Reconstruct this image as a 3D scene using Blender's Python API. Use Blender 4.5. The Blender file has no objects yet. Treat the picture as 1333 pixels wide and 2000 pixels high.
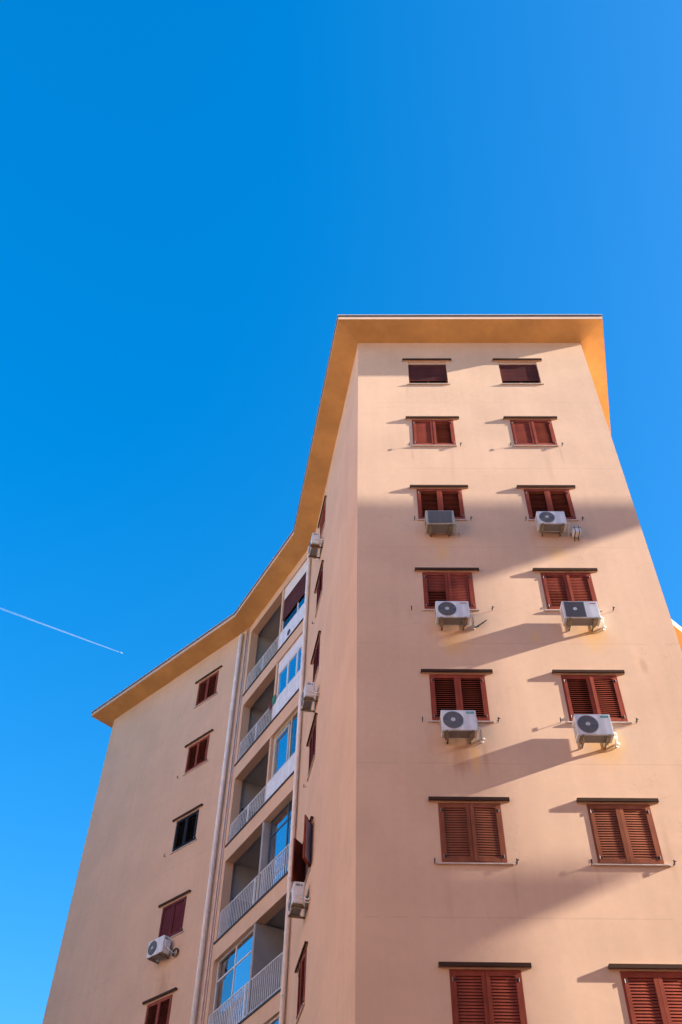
import bpy, bmesh, math, random
from mathutils import Vector, Matrix
R = math.radians
random.seed(7)
sc = bpy.context.scene
col = sc.collection

# ------------------------------------------------------------------ camera
# metres; the camera stands at the origin, the ground is 1.6 m lower, +Y runs into the picture
GZ = -1.6
cam = bpy.data.cameras.new('camera'); co = bpy.data.objects.new('camera', cam); col.objects.link(co)
fw = Vector((-0.018876, 0.653886, 0.756358)); rt = Vector((0.999819, 0.010630, 0.015762)); up = Vector((-0.002266, -0.756518, 0.653969))
m = Matrix((rt, up, -fw)).transposed().to_4x4(); co.matrix_world = m
cam.sensor_fit = 'VERTICAL'; cam.sensor_height = 36.0; cam.sensor_width = 24.0
cam.lens = 1887.65 / 2000 * 36.0
cam.clip_start = 0.1; cam.clip_end = 60000
sc.camera = co

# ------------------------------------------------------------------ light
SUN = Vector((0.92587, -0.12950, 0.35497)).normalized()
EL = math.asin(SUN.z); AZ = math.atan2(SUN.x, SUN.y)      # azimuth clockwise from +Y
w = bpy.data.worlds.new('World'); sc.world = w; w.use_nodes = True
nt = w.node_tree; nt.nodes.clear()
sky = nt.nodes.new('ShaderNodeTexSky'); sky.sky_type = 'NISHITA'; sky.sun_disc = False
sky.sun_elevation = EL; sky.sun_rotation = AZ
sky.altitude = 50; sky.air_density = 1.0; sky.dust_density = 1.0; sky.ozone_density = 2.0
hs = nt.nodes.new('ShaderNodeHueSaturation'); hs.inputs['Saturation'].default_value = 1.47
hs.inputs['Value'].default_value = 1.0
bg = nt.nodes.new('ShaderNodeBackground'); bg.inputs['Strength'].default_value = 0.112
ow = nt.nodes.new('ShaderNodeOutputWorld')
nt.links.new(sky.outputs[0], hs.inputs['Color']); 
# exposure curve of the sky: evens out the step from the deep part to the bright part near the sun
sh = nt.nodes.new('ShaderNodeSeparateColor'); sh.mode = 'HSV'; ch = nt.nodes.new('ShaderNodeCombineColor'); ch.mode = 'HSV'
pw_ = nt.nodes.new('ShaderNodeMath'); pw_.operation = 'POWER'; pw_.inputs[1].default_value = 0.68
ml_ = nt.nodes.new('ShaderNodeMath'); ml_.operation = 'MULTIPLY'; ml_.inputs[1].default_value = 1.59 ** 0.32
nt.links.new(hs.outputs[0], sh.inputs[0]); nt.links.new(sh.outputs[0], ch.inputs[0]); nt.links.new(sh.outputs[1], ch.inputs[1])
nt.links.new(sh.outputs[2], pw_.inputs[0]); nt.links.new(pw_.outputs[0], ml_.inputs[0]); nt.links.new(ml_.outputs[0], ch.inputs[2]); nt.links.new(ch.outputs[0], bg.inputs[0]); nt.links.new(bg.outputs[0], ow.inputs[0])
sl = bpy.data.lights.new('sun', 'SUN'); sl.energy = 5.0; sl.angle = R(0.53); sl.color = (1.0, 0.90, 0.78)
so = bpy.data.objects.new('sun', sl); col.objects.link(so)
so.rotation_euler = SUN.to_track_quat('Z', 'Y').to_euler()
sc.view_settings.view_transform = 'Standard'; sc.view_settings.look = 'None'
sc.view_settings.gamma = 1; sc.view_settings.exposure = 2.0
sc.cycles.max_bounces = 10; sc.cycles.diffuse_bounces = 6

# ------------------------------------------------------------------ materials
def mat(name, c, rough=0.6, metal=0.0, var=0.0, vscale=3.0, bump=0.0, bscale=60, spec=0.5, streak=0.0, rnd=0.0):
    M = bpy.data.materials.new(name); M.use_nodes = True
    N = M.node_tree.nodes; L = M.node_tree.links; b = N['Principled BSDF']
    b.inputs['Base Color'].default_value = (*c, 1); b.inputs['Roughness'].default_value = rough
    b.inputs['Metallic'].default_value = metal; b.inputs['Specular IOR Level'].default_value = spec
    tc = N.new('ShaderNodeTexCoord')
    last = None
    def rgb(v):
        n = N.new('ShaderNodeRGB'); n.outputs[0].default_value = (*v, 1); return n.outputs[0]
    cur = rgb(c)
    def vary(cur, vec, scale, amt, detail=4, lo=0.35, hi=0.65):
        n = N.new('ShaderNodeTexNoise'); n.inputs['Scale'].default_value = scale; n.inputs['Detail'].default_value = detail
        L.new(vec, n.inputs['Vector'])
        mr = N.new('ShaderNodeMapRange'); mr.inputs[1].default_value = lo; mr.inputs[2].default_value = hi
        mr.inputs[3].default_value = 1 - amt; mr.inputs[4].default_value = 1 + amt * 0.6
        L.new(n.outputs[0], mr.inputs[0])
        mx = N.new('ShaderNodeVectorMath'); mx.operation = 'SCALE'
        L.new(cur, mx.inputs[0]); L.new(mr.outputs[0], mx.inputs['Scale'])
        return mx.outputs[0]
    if rnd:
        oi = N.new('ShaderNodeObjectInfo'); r_ = N.new('ShaderNodeMapRange'); r_.inputs[3].default_value = 1 - rnd; r_.inputs[4].default_value = 1 + rnd
        L.new(oi.outputs['Random'], r_.inputs[0]); sc_ = N.new('ShaderNodeVectorMath'); sc_.operation = 'SCALE'; L.new(cur, sc_.inputs[0]); L.new(r_.outputs[0], sc_.inputs['Scale']); cur = sc_.outputs[0]
    if var: cur = vary(cur, tc.outputs['Object'], vscale, var)
    if streak:
        mp = N.new('ShaderNodeMapping'); mp.inputs['Scale'].default_value = (5, 5, 0.25)
        L.new(tc.outputs['Object'], mp.inputs['Vector'])
        cur = vary(cur, mp.outputs[0], 1.0, streak, 5)
    L.new(cur, b.inputs['Base Color'])
    if bump:
        n = N.new('ShaderNodeTexNoise'); n.inputs['Scale'].default_value = bscale; n.inputs['Detail'].default_value = 5
        L.new(tc.outputs['Object'], n.inputs['Vector'])
        bp = N.new('ShaderNodeBump'); bp.inputs['Strength'].default_value = bump; bp.inputs['Distance'].default_value = 0.01
        L.new(n.outputs[0], bp.inputs['Height']); L.new(bp.outputs[0], b.inputs['Normal'])
    return M

# rust and damp stains with a shape of their own: (x, y, z, half width, half height, colour, amount)
STAINS = []
def wall_material(name, c, stains=True):
    M = mat(name, c, rough=0.9, var=0.06, vscale=0.7, spec=0.15, streak=0.022)
    N = M.node_tree.nodes; L = M.node_tree.links; b = N['Principled BSDF']
    cur = b.inputs['Base Color'].links[0].from_socket
    geo = N.new('ShaderNodeNewGeometry'); sep = N.new('ShaderNodeSeparateXYZ'); L.new(geo.outputs['Position'], sep.inputs[0])
    def math_(op, a, bb=None, cc=None):
        n = N.new('ShaderNodeMath'); n.operation = op
        for i, v in enumerate((a, bb, cc)):
            if v is None: continue
            if isinstance(v, (int, float)): n.inputs[i].default_value = v
            else: L.new(v, n.inputs[i])
        return n.outputs[0]
    nz = N.new('ShaderNodeTexNoise'); nz.inputs['Scale'].default_value = 0.7; nz.inputs['Detail'].default_value = 2
    L.new(geo.outputs['Position'], nz.inputs['Vector'])
    # render joints: one faint line per storey, a little wavy and broken
    zz = math_('ADD', sep.outputs[2], math_('MULTIPLY', nz.outputs[0], 0.03))
    fr = math_('PINGPONG', math_('ADD', zz, 1.28), 1.55)
    line = math_('LESS_THAN', fr, 0.012)
    n2 = N.new('ShaderNodeTexNoise'); n2.inputs['Scale'].default_value = 1.3; L.new(geo.outputs['Position'], n2.inputs['Vector'])
    brk = math_('MULTIPLY', line, math_('GREATER_THAN', n2.outputs[0], 0.42))
    mx = N.new('ShaderNodeVectorMath'); mx.operation = 'SCALE'; L.new(cur, mx.inputs[0])
    L.new(math_('SUBTRACT', 1.0, math_('MULTIPLY', brk, 0.09)), mx.inputs['Scale']); cur = mx.outputs[0]
    # hairline cracks, broken up
    wv = N.new('ShaderNodeTexNoise'); wv.inputs['Scale'].default_value = 1.6; wv.inputs['Detail'].default_value = 6; L.new(geo.outputs['Position'], wv.inputs['Vector'])
    wa = N.new('ShaderNodeVectorMath'); wa.operation = 'MULTIPLY_ADD'; L.new(wv.outputs['Color'], wa.inputs[0]); wa.inputs[1].default_value = (1.1, 1.1, 1.1); L.new(geo.outputs['Position'], wa.inputs[2])
    vo = N.new('ShaderNodeTexVoronoi'); vo.feature = 'DISTANCE_TO_EDGE'; vo.inputs['Scale'].default_value = 0.33; L.new(wa.outputs[0], vo.inputs['Vector'])
    n6 = N.new('ShaderNodeTexNoise'); n6.inputs['Scale'].default_value = 0.5; L.new(geo.outputs['Position'], n6.inputs['Vector'])
    ck = math_('MULTIPLY', math_('LESS_THAN', vo.outputs['Distance'], 0.0028), math_('GREATER_THAN', n6.outputs[0], 0.53))
    mx = N.new('ShaderNodeVectorMath'); mx.operation = 'SCALE'; L.new(cur, mx.inputs[0])
    L.new(math_('SUBTRACT', 1.0, math_('MULTIPLY', ck, 0.075)), mx.inputs['Scale']); cur = mx.outputs[0]
    # fine mottling of the float finish
    n3 = N.new('ShaderNodeTexNoise'); n3.inputs['Scale'].default_value = 7; n3.inputs['Detail'].default_value = 8; n3.inputs['Roughness'].default_value = 0.65
    L.new(geo.outputs['Position'], n3.inputs['Vector'])
    mx = N.new('ShaderNodeVectorMath'); mx.operation = 'SCALE'; L.new(cur, mx.inputs[0])
    L.new(math_('ADD', 0.93, math_('MULTIPLY', n3.outputs[0], 0.14)), mx.inputs['Scale']); cur = mx.outputs[0]
    if stains:
        mpn = N.new('ShaderNodeMapping'); mpn.inputs['Scale'].default_value = (9, 9, 1.6); L.new(geo.outputs['Position'], mpn.inputs['Vector'])
        n4 = N.new('ShaderNodeTexNoise'); n4.inputs['Scale'].default_value = 1.0; n4.inputs['Detail'].default_value = 5; L.new(mpn.outputs[0], n4.inputs['Vector'])
        for (x, y, z, rx, rz, sc_, am) in STAINS:
            vm = N.new('ShaderNodeVectorMath'); vm.operation = 'SUBTRACT'; L.new(geo.outputs['Position'], vm.inputs[0]); vm.inputs[1].default_value = (x, y, z)
            vs = N.new('ShaderNodeVectorMath'); vs.operation = 'DIVIDE'; L.new(vm.outputs[0], vs.inputs[0]); vs.inputs[1].default_value = (rx, rx, rz)
            ln = N.new('ShaderNodeVectorMath'); ln.operation = 'LENGTH'; L.new(vs.outputs[0], ln.inputs[0])
            mr = N.new('ShaderNodeMapRange'); mr.interpolation_type = 'SMOOTHSTEP'
            mr.inputs[1].default_value = 1.0; mr.inputs[2].default_value = 0.1; mr.inputs[3].default_value = 0; mr.inputs[4].default_value = am
            L.new(math_('ADD', ln.outputs['Value'], math_('MULTIPLY', math_('SUBTRACT', n4.outputs[0], 0.5), 1.1)), mr.inputs[0])
            mix = N.new('ShaderNodeMix'); mix.data_type = 'RGBA'; L.new(mr.outputs[0], mix.inputs[0]); L.new(cur, mix.inputs[6]); mix.inputs[7].default_value = (*sc_, 1)
            cur = mix.outputs[2]
    L.new(cur, b.inputs['Base Color'])
    # plaster relief: fine grain plus slow waviness that grazing sun picks up
    na = N.new('ShaderNodeTexNoise'); na.inputs['Scale'].default_value = 45; na.inputs['Detail'].default_value = 4; L.new(geo.outputs['Position'], na.inputs['Vector'])
    nb = N.new('ShaderNodeTexNoise'); nb.inputs['Scale'].default_value = 1.1; nb.inputs['Detail'].default_value = 3; L.new(geo.outputs['Position'], nb.inputs['Vector'])
    b1 = N.new('ShaderNodeBump'); b1.inputs['Strength'].default_value = 0.12; b1.inputs['Distance'].default_value = 0.004; L.new(na.outputs[0], b1.inputs['Height'])
    b2 = N.new('ShaderNodeBump'); b2.inputs['Strength'].default_value = 0.22; b2.inputs['Distance'].default_value = 0.02; L.new(nb.outputs[0], b2.inputs['Height'])
    L.new(b1.outputs[0], b2.inputs['Normal']); L.new(b2.outputs[0], b.inputs['Normal'])
    return M

def glass_mat(name, tint, refl, rough=0.03, clear=False):
    M = bpy.data.materials.new(name); M.use_nodes = True
    N = M.node_tree.nodes; L = M.node_tree.links; N.clear()
    d = N.new('ShaderNodeBsdfTransparent' if clear else 'ShaderNodeBsdfDiffuse'); d.inputs[0].default_value = (*tint, 1)
    g = N.new('ShaderNodeBsdfGlossy'); g.inputs['Color'].default_value = (0.9, 0.95, 1, 1); g.inputs['Roughness'].default_value = rough
    f = N.new('ShaderNodeFresnel'); f.inputs[0].default_value = 1.5
    a = N.new('ShaderNodeMath'); a.operation = 'ADD'; a.use_clamp = True; L.new(f.outputs[0], a.inputs[0]); a.inputs[1].default_value = refl
    tc = N.new('ShaderNodeTexCoord'); n = N.new('ShaderNodeTexNoise'); n.inputs['Scale'].default_value = 1.7; L.new(tc.outputs['Object'], n.inputs['Vector'])
    bp = N.new('ShaderNodeBump'); bp.inputs['Strength'].default_value = 0.15; bp.inputs['Distance'].default_value = 0.01
    L.new(n.outputs[0], bp.inputs['Height']); L.new(bp.outputs[0], g.inputs['Normal'])
    mx = N.new('ShaderNodeMixShader'); L.new(a.outputs[0], mx.inputs[0]); L.new(d.outputs[0], mx.inputs[1]); L.new(g.outputs[0], mx.inputs[2])
    o = N.new('ShaderNodeOutputMaterial'); L.new(mx.outputs[0], o.inputs[0])
    return M

YF = 16.08422          # the sunlit front facade's distance
YEL = (0.72, 0.44, 0.17); RUST = (0.34, 0.17, 0.08); DAMP = (0.40, 0.25, 0.17)
STAINS += [(5.2, YF, 14.45, .46, .62, YEL, .65), (4.95, YF, 11.5, .50, .60, YEL, .6), (3.9, YF, 14.4, .2, .3, YEL, .4), (2.0, YF, 11.25, .30, .55, RUST, .5), (2.3, YF, 11.2, .12, .6, YEL, .6),
           (2.1, YF, 14.2, .42, .55, YEL, .6), (2.0, YF, 17.1, .35, .5, YEL, .45), (4.75, YF, 17.1, .40, .45, YEL, .5),
           (2.5, YF, 11.2, .10, .5, DAMP, .4), (6.1, YF, 13.6, .12, .3, RUST, .3), (5.6, YF, 9.2, .10, 1.0, DAMP, .22),
           (-6.1, 31.1, 13.1, .5, .8, RUST, .35), (5.1, YF, 20.5, .14, 1.4, DAMP, .22), (2.5, YF, 20.6, .12, 1.2, DAMP, .2),
           (1.6, YF, 8.4, .12, 1.0, DAMP, .18), (1.45, YF, 21.0, .06, .5, DAMP, .25), (5.5, YF, 21.0, .06, .6, DAMP, .25), (2.75, YF, 8.6, .07, .7, DAMP, .25),
           (1.42, YF, 24.1, .06, .5, DAMP, .2), (4.25, YF, 8.7, .07, .6, DAMP, .22), (5.5, YF, 5.4, .07, .7, DAMP, .2)]
M = {}
WALLC = (0.645, 0.448, 0.312)
M['wall'] = wall_material('salmon_render', WALLC)
M['wall2'] = wall_material('salmon_render_plain', WALLC, False)
M['soffit'] = mat('ochre_soffit_paint', (0.60, 0.355, 0.135), 0.85, var=0.14, vscale=0.9, streak=0.04, bump=0.1, spec=0.2)
M['fascia'] = mat('fascia_render', (0.62, 0.45, 0.33), 0.85, var=0.05, spec=0.2)
M['flash'] = mat('roof_flashing_metal', (0.16, 0.13, 0.12), 0.5, metal=0.4)
M['flashw'] = mat('roof_edge_trim', (0.42, 0.41, 0.41), 0.7)
M['roof'] = mat('roof_gravel', (0.30, 0.28, 0.26), 0.95, var=0.2, vscale=5)
M['red'] = mat('oxide_red_shutter_paint', (0.25, 0.054, 0.030), 0.62, rnd=0.13, var=0.16, vscale=2.2, spec=0.12, streak=0.14)
M['brown'] = mat('brown_shutter_paint', (0.25, 0.083, 0.042), 0.62, rnd=0.13, var=0.16, vscale=2.2, spec=0.12, streak=0.14)
M['burg'] = mat('burgundy_shutter_paint', (0.125, 0.020, 0.020), 0.62, var=0.12, spec=0.12, streak=0.1)
M['black'] = mat('black_shutter_paint', (0.018, 0.016, 0.020), 0.6, var=0.08, spec=0.12)
M['roller'] = mat('maroon_roller_plastic', (0.085, 0.024, 0.020), 0.6, var=0.10, spec=0.12, streak=0.10)
M['hood'] = mat('dark_brown_edge_metal', (0.055, 0.032, 0.022), 0.75, spec=0.08)
M['sill'] = mat('pale_marble', (0.60, 0.50, 0.42), 0.5, var=0.12, vscale=6)
M['hook'] = mat('blackened_iron', (0.03, 0.02, 0.016), 0.6, metal=0.3)
M['hinge'] = mat('galvanised_hinge', (0.30, 0.26, 0.23), 0.6, metal=0.3)
M['dark'] = mat('unlit_room', (0.012, 0.011, 0.012), 0.7)
M['pane'] = glass_mat('dark_window_glass', (0.008, 0.008, 0.009), -0.03)
M['bluegl'] = glass_mat('sky_reflecting_glass', (0.70, 0.84, 0.94), 0.40, clear=True)
M['midgl'] = glass_mat('half_reflecting_glass', (0.55, 0.66, 0.74), 0.20, clear=True)
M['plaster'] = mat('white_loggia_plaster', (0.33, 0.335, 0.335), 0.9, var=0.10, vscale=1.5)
M['white'] = mat('white_window_frame', (0.72, 0.73, 0.74), 0.4, var=0.04)
M['beige'] = mat('cream_window_frame', (0.62, 0.55, 0.42), 0.45, var=0.06)
M['dkframe'] = mat('dark_blue_grey_frame', (0.05, 0.08, 0.13), 0.4)
M['rail'] = mat('pale_railing_paint', (0.74, 0.77, 0.78), 0.5, var=0.12, vscale=8)
M['sheet'] = mat('white_corrugated_panel', (0.74, 0.79, 0.83), 0.5, var=0.08, vscale=5, streak=0.1)
M['curtain'] = mat('pale_blue_curtain', (0.62, 0.72, 0.78), 0.9, var=0.1, vscale=3)
M['pipe'] = mat('pale_grey_downpipe', (0.78, 0.76, 0.74), 0.5, var=0.08, streak=0.10)
M['pipe2'] = mat('pinkish_cable_duct', (0.68, 0.56, 0.48), 0.6, var=0.08)
M['edge'] = mat('dark_slab_edge_strip', (0.035, 0.03, 0.035), 0.6)
M['acw'] = mat('white_casing_paint', (0.66, 0.70, 0.73), 0.5, var=0.10, vscale=4, streak=0.16, spec=0.3)
M['acy'] = mat('yellowed_casing_plastic', (0.42, 0.41, 0.35), 0.5, var=0.15, vscale=8, streak=0.15)
M['acd'] = mat('grey_fan_grille', (0.20, 0.21, 0.22), 0.55, metal=0.1)
M['acdd'] = mat('dark_fan_cavity', (0.075, 0.08, 0.088), 0.8)
M['brk'] = mat('weathered_bracket_steel', (0.33, 0.29, 0.22), 0.6, metal=0.3, var=0.3, vscale=12)
M['rust'] = mat('rusty_bracket_steel', (0.24, 0.12, 0.05), 0.85, var=0.35, vscale=14)
M['teal'] = mat('teal_badge', (0.0, 0.30, 0.30), 0.4)
M['redb'] = mat('red_badge', (0.45, 0.03, 0.03), 0.4)
M['lag'] = mat('white_pipe_lagging', (0.66, 0.65, 0.62), 0.8, var=0.1, vscale=20)
M['cable'] = mat('black_cable', (0.03, 0.03, 0.032), 0.6)
M['tank'] = mat('milky_plastic', (0.70, 0.71, 0.70), 0.4, var=0.05)
M['leaf'] = mat('plant_leaf', (0.045, 0.10, 0.03), 0.6, var=0.3, vscale=9)
M['pot'] = mat('terracotta_pot', (0.34, 0.15, 0.08), 0.8)
M['clothg'] = mat('green_cloth', (0.03, 0.22, 0.14), 0.9, var=0.1)
M['clothd'] = mat('dark_red_cloth', (0.12, 0.02, 0.03), 0.9, var=0.1)
M['door'] = mat('dark_door', (0.05, 0.02, 0.015), 0.6)
M['lav'] = mat('lavender_sky_sheen', (0.33, 0.31, 0.45), 0.6, var=0.1, vscale=4)  # plate on a leaf's outer face; sheen of the sky put into its colour
M['paving'] = mat('terracotta_paving', (0.19, 0.09, 0.055), 0.9, var=0.15, vscale=0.6)
M['brickred'] = mat('terracotta_render', (0.34, 0.19, 0.13), 0.9, var=0.08)
M['buff'] = mat('buff_render', (0.56, 0.42, 0.36), 0.9, var=0.08)
M['asphalt'] = mat('asphalt', (0.06, 0.058, 0.055), 0.9, var=0.2, vscale=2)
M['plane'] = mat('airliner_white', (0.8, 0.8, 0.8), 0.3)

# ------------------------------------------------------------------ mesh helpers
class MB:
    def __init__(s): s.v = []; s.f = []; s.mi = []; s.mats = []
    def _m(s, m):
        if m not in s.mats: s.mats.append(m)
        return s.mats.index(m)
    def face(s, pts, m):
        b = len(s.v); s.v += [tuple(p) for p in pts]; s.f.append(tuple(range(b, b + len(pts)))); s.mi.append(s._m(m))
    def box(s, c, d, m, T=None):
        x, y, z = c; a, b_, c_ = d[0] / 2, d[1] / 2, d[2] / 2
        P = [Vector((x + i * a, y + j * b_, z + k * c_)) for k in (-1, 1) for j in (-1, 1) for i in (-1, 1)]
        if T is not None: P = [T @ p for p in P]
        for q in ((0, 2, 3, 1), (4, 5, 7, 6), (0, 1, 5, 4), (2, 6, 7, 3), (0, 4, 6, 2), (1, 3, 7, 5)):
            s.face([P[i] for i in q], m)
    def tube(s, pts, r, m, n=8, cap=True):
        pts = [Vector(p) for p in pts]; rings = []
        for i, p in enumerate(pts):
            d = (pts[min(i + 1, len(pts) - 1)] - pts[max(i - 1, 0)]).normalized()
            a = d.orthogonal().normalized()
            if i and abs(d.dot(rings[-1][1])) < 0.999:
                a = (rings[-1][1] - d * d.dot(rings[-1][1])).normalized()
            b_ = d.cross(a); rr = r[i] if isinstance(r, (list, tuple)) else r
            rings.append(([p + (a * math.cos(2 * math.pi * k / n) + b_ * math.sin(2 * math.pi * k / n)) * rr for k in range(n)], a))
        base = len(s.v)
        for rg, _ in rings: s.v += [tuple(q) for q in rg]
        for i in range(len(rings) - 1):
            for k in range(n):
                s.f.append((base + i * n + k, base + i * n + (k + 1) % n, base + (i + 1) * n + (k + 1) % n, base + (i + 1) * n + k)); s.mi.append(s._m(m))
        if cap:
            s.f.append(tuple(base + k for k in reversed(range(n)))); s.mi.append(s._m(m))
            s.f.append(tuple(base + (len(rings) - 1) * n + k for k in range(n))); s.mi.append(s._m(m))
    def disc(s, c, r, m, n=28, axis='y', th=0.006, r0=0.0):
        # a flat disc (or ring) facing -y, th thick
        cx, cy, cz = c
        def P(rad, k, dy): return (cx + rad * math.cos(2 * math.pi * k / n), cy + dy, cz + rad * math.sin(2 * math.pi * k / n))
        for k in range(n):
            if r0 == 0: s.face([(cx, cy - th, cz), P(r, k + 1, -th), P(r, k, -th)][::-1], m)
            else:
                s.face([P(r0, k, -th), P(r, k, -th), P(r, k + 1, -th), P(r0, k + 1, -th)], m)
                s.face([P(r0, k, 0), P(r0, k, -th), P(r0, k + 1, -th), P(r0, k + 1, 0)], m)
            s.face([P(r, k, 0), P(r, k + 1, 0), P(r, k + 1, -th), P(r, k, -th)], m)
    def mesh(s, name, smooth=False, bevel=0.0):
        me = bpy.data.meshes.new(name); me.from_pydata(s.v, [], s.f)
        for mm in s.mats: me.materials.append(M[mm])
        me.polygons.foreach_set('material_index', s.mi)
        bm = bmesh.new(); bm.from_mesh(me); bmesh.ops.remove_doubles(bm, verts=bm.verts, dist=1e-5)
        bmesh.ops.recalc_face_normals(bm, faces=bm.faces)
        if bevel:
            bmesh.ops.bevel(bm, geom=[e for e in bm.edges if len(e.link_faces) == 2 and e.calc_face_angle(0) > 0.8], offset=bevel, segments=2, affect='EDGES', profile=0.6)
        bm.to_mesh(me); bm.free()
        if smooth:
            me.polygons.foreach_set('use_smooth', [True] * len(me.polygons))
        me.update(); return me

def link(name, data, parent=None, mw=None, local=None):
    o = bpy.data.objects.new(name, data); col.objects.link(o)
    if parent is not None:
        o.parent = parent
        if mw is not None:   # world placement under an unrotated parent at parent.location
            o.matrix_local = Matrix.Translation(-parent.location) @ mw
        elif local is not None: o.matrix_local = local
    elif mw is not None: o.matrix_world = mw
    return o
def thing(name, label, cat, loc=(0, 0, 0), group=None, rz=0):
    o = bpy.data.objects.new(name, None); col.objects.link(o); o.location = loc; o.rotation_euler = (0, 0, rz)
    o.empty_display_size = 0.3
    o['label'] = label; o['category'] = cat
    if group: o['group'] = group
    return o
def tag(o, label, cat, group=None):
    o['label'] = label; o['category'] = cat
    if group: o['group'] = group
    return o
def structure(o): o['kind'] = 'structure'; return o

# ------------------------------------------------------------------ plan of the block
P = [Vector(v) for v in ((7.00813, YF), (-0.04727, YF), (-1.74044, 24.72052), (-4.48272, 29.51648), (-11.10359, 35.71654))]
RG = Vector((0.2288, 1.0)).normalized()
XM = 3.48
def mir(v): return Vector((2 * XM - v.x, v.y))
Q1 = P[0] + RG * 8.75
Q2 = Q1 + Vector((0.4964, 0.8681)) * 5.5; Q3 = Q2 + Vector((0.73, 0.6835)).normalized() * 9.07
n3 = Vector((-(P[4] - P[3]).normalized().y, (P[4] - P[3]).normalized().x))
back = [P[4] - n3 * 10.5, Vector((XM, 37.0)), mir(P[4] - n3 * 10.5)]
poly = [P[0], P[1], P[2], P[3], P[4], back[0], back[1], back[2], Q3, Q2, Q1]     # runs clockwise seen from above (front wall first, going left)
NP = len(poly)
H = 26.84494; HS = 0.16672; OV = 0.76269
def seg(i): a = poly[i]; b = poly[(i + 1) % NP]; d = (b - a); return a, d.normalized(), d.length
def nrm(i): _, d, _ = seg(i); return Vector((-d.y, d.x))
def inter(p1, d1, p2, d2):
    den = d1.x * d2.y - d1.y * d2.x
    t = ((p2.x - p1.x) * d2.y - (p2.y - p1.y) * d2.x) / den
    return p1 + d1 * t
def offset_poly(o):
    out = []
    for i in range(NP):
        j = (i - 1) % NP
        a, d, _ = seg(i); b, e, _ = seg(j)
        out.append(inter(b + nrm(j) * o, e, a + nrm(i) * o, d))
    return out
def frame(i, s, z, off=0.0):
    """local frame on wall i: +x to the right seen from outside, -y outward, z up"""
    a, d, _ = seg(i); n = nrm(i); p = a + d * s + n * off
    mtx = Matrix(((-d.x, -n.x, 0, p.x), (-d.y, -n.y, 0, p.y), (0, 0, 1, z), (0, 0, 0, 1)))
    return mtx

# ------------------------------------------------------------------ ground
mb = MB(); mb.face([(-3000, -3000, GZ), (3000, -3000, GZ), (3000, 3000, GZ), (-3000, 3000, GZ)], 'paving')
structure(link('ground', mb.mesh('ground')))
mb = MB(); mb.face([(-300, -9, GZ + .004), (300, -9, GZ + .004), (300, -2.5, GZ + .004), (-300, -2.5, GZ + .004)], 'asphalt')
structure(link('road', mb.mesh('road')))
mb = MB(); mb.box((0, -2.35, GZ + .06), (600, .3, .13), 'plaster'); mb.box((0, -9.15, GZ + .06), (600, .3, .13), 'plaster')
structure(link('kerb', mb.mesh('kerb')))

# ------------------------------------------------------------------ the apartment block
B = thing('apartment_building', 'tall salmon rendered apartment block with wide ochre soffit under a flat roof', 'building', (XM, 26.0, GZ))

# openings per wall index: (s0, s1, z0, z1, reveal depth)
rows_front = [(25.7103, 24.4738)] + [(22.62357 - 3.1 * k, 22.62357 - 3.1 * k - 1.2246) for k in range(7)]
WF = 1.17273; XL = 2.07943; XR = 4.86740
holes = {0: [], 1: [], 2: [], 4: [], 3: []}
def sx(x): return P[0].x - x
for (zt, zb) in rows_front:
    for cx in (XL, XR): holes[0].append((sx(cx) - WF / 2, sx(cx) + WF / 2, zb, zt, .16))
rowsA = [25.80, 22.54, 19.48, 16.45, 13.22, 10.08, 6.9, 3.8]
for zt in rowsA: holes[1].append((6.35 - .56, 6.35 + .56, zt - 1.22, zt, .12))
rowsC = [25.56, 22.40, 19.16, 15.91, 12.74, 9.6, 6.4, 3.2]
WC = 1.24
for zt in rowsC: holes[3].append((2.30 - WC / 2, 2.30 + WC / 2, zt - 1.24, zt, .12))
logs = [(23.27, 26.44), (20.14, 22.72), (16.98, 19.52), (13.73, 16.38), (10.57, 13.14), (7.45, 10.05), (4.3, 6.9), (1.2, 3.75)]
S0, S1 = 0.25, 5.27
for (f, t) in logs: holes[2].append((S0, S1, f, t, .30))

def wall_grid(mb, i, z0, z1, hl, m):
    a, d, L = seg(i); n = nrm(i)
    ss = sorted({0, L} | {h[0] for h in hl} | {h[1] for h in hl}); zs = sorted({z0, z1} | {h[2] for h in hl} | {h[3] for h in hl})
    def pt(s, z, o=0): q = a + d * s + n * o; return (q.x, q.y, z)
    for j in range(len(ss) - 1):
        for k in range(len(zs) - 1):
            sm = (ss[j] + ss[j + 1]) / 2; zm = (zs[k] + zs[k + 1]) / 2
            if any(h[0] < sm < h[1] and h[2] < zm < h[3] for h in hl): continue
            mb.face([pt(ss[j], zs[k]), pt(ss[j], zs[k + 1]), pt(ss[j + 1], zs[k + 1]), pt(ss[j + 1], zs[k])], m)
    for (a0, a1, b0, b1, dp) in hl:
        for (u, v) in (((a0, b0), (a1, b0)), ((a1, b0), (a1, b1)), ((a1, b1), (a0, b1)), ((a0, b1), (a0, b0))):
            mb.face([pt(*u), pt(*v), pt(*v, -dp), pt(*u, -dp)], m)
for i in range(NP):
    mb = MB(); wall_grid(mb, i, GZ, H, holes.get(i, []), 'wall' if i in (0, 3) else 'wall2')
    o = link('wall', mb.mesh('wall'), B, Matrix.Identity(4))

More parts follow.
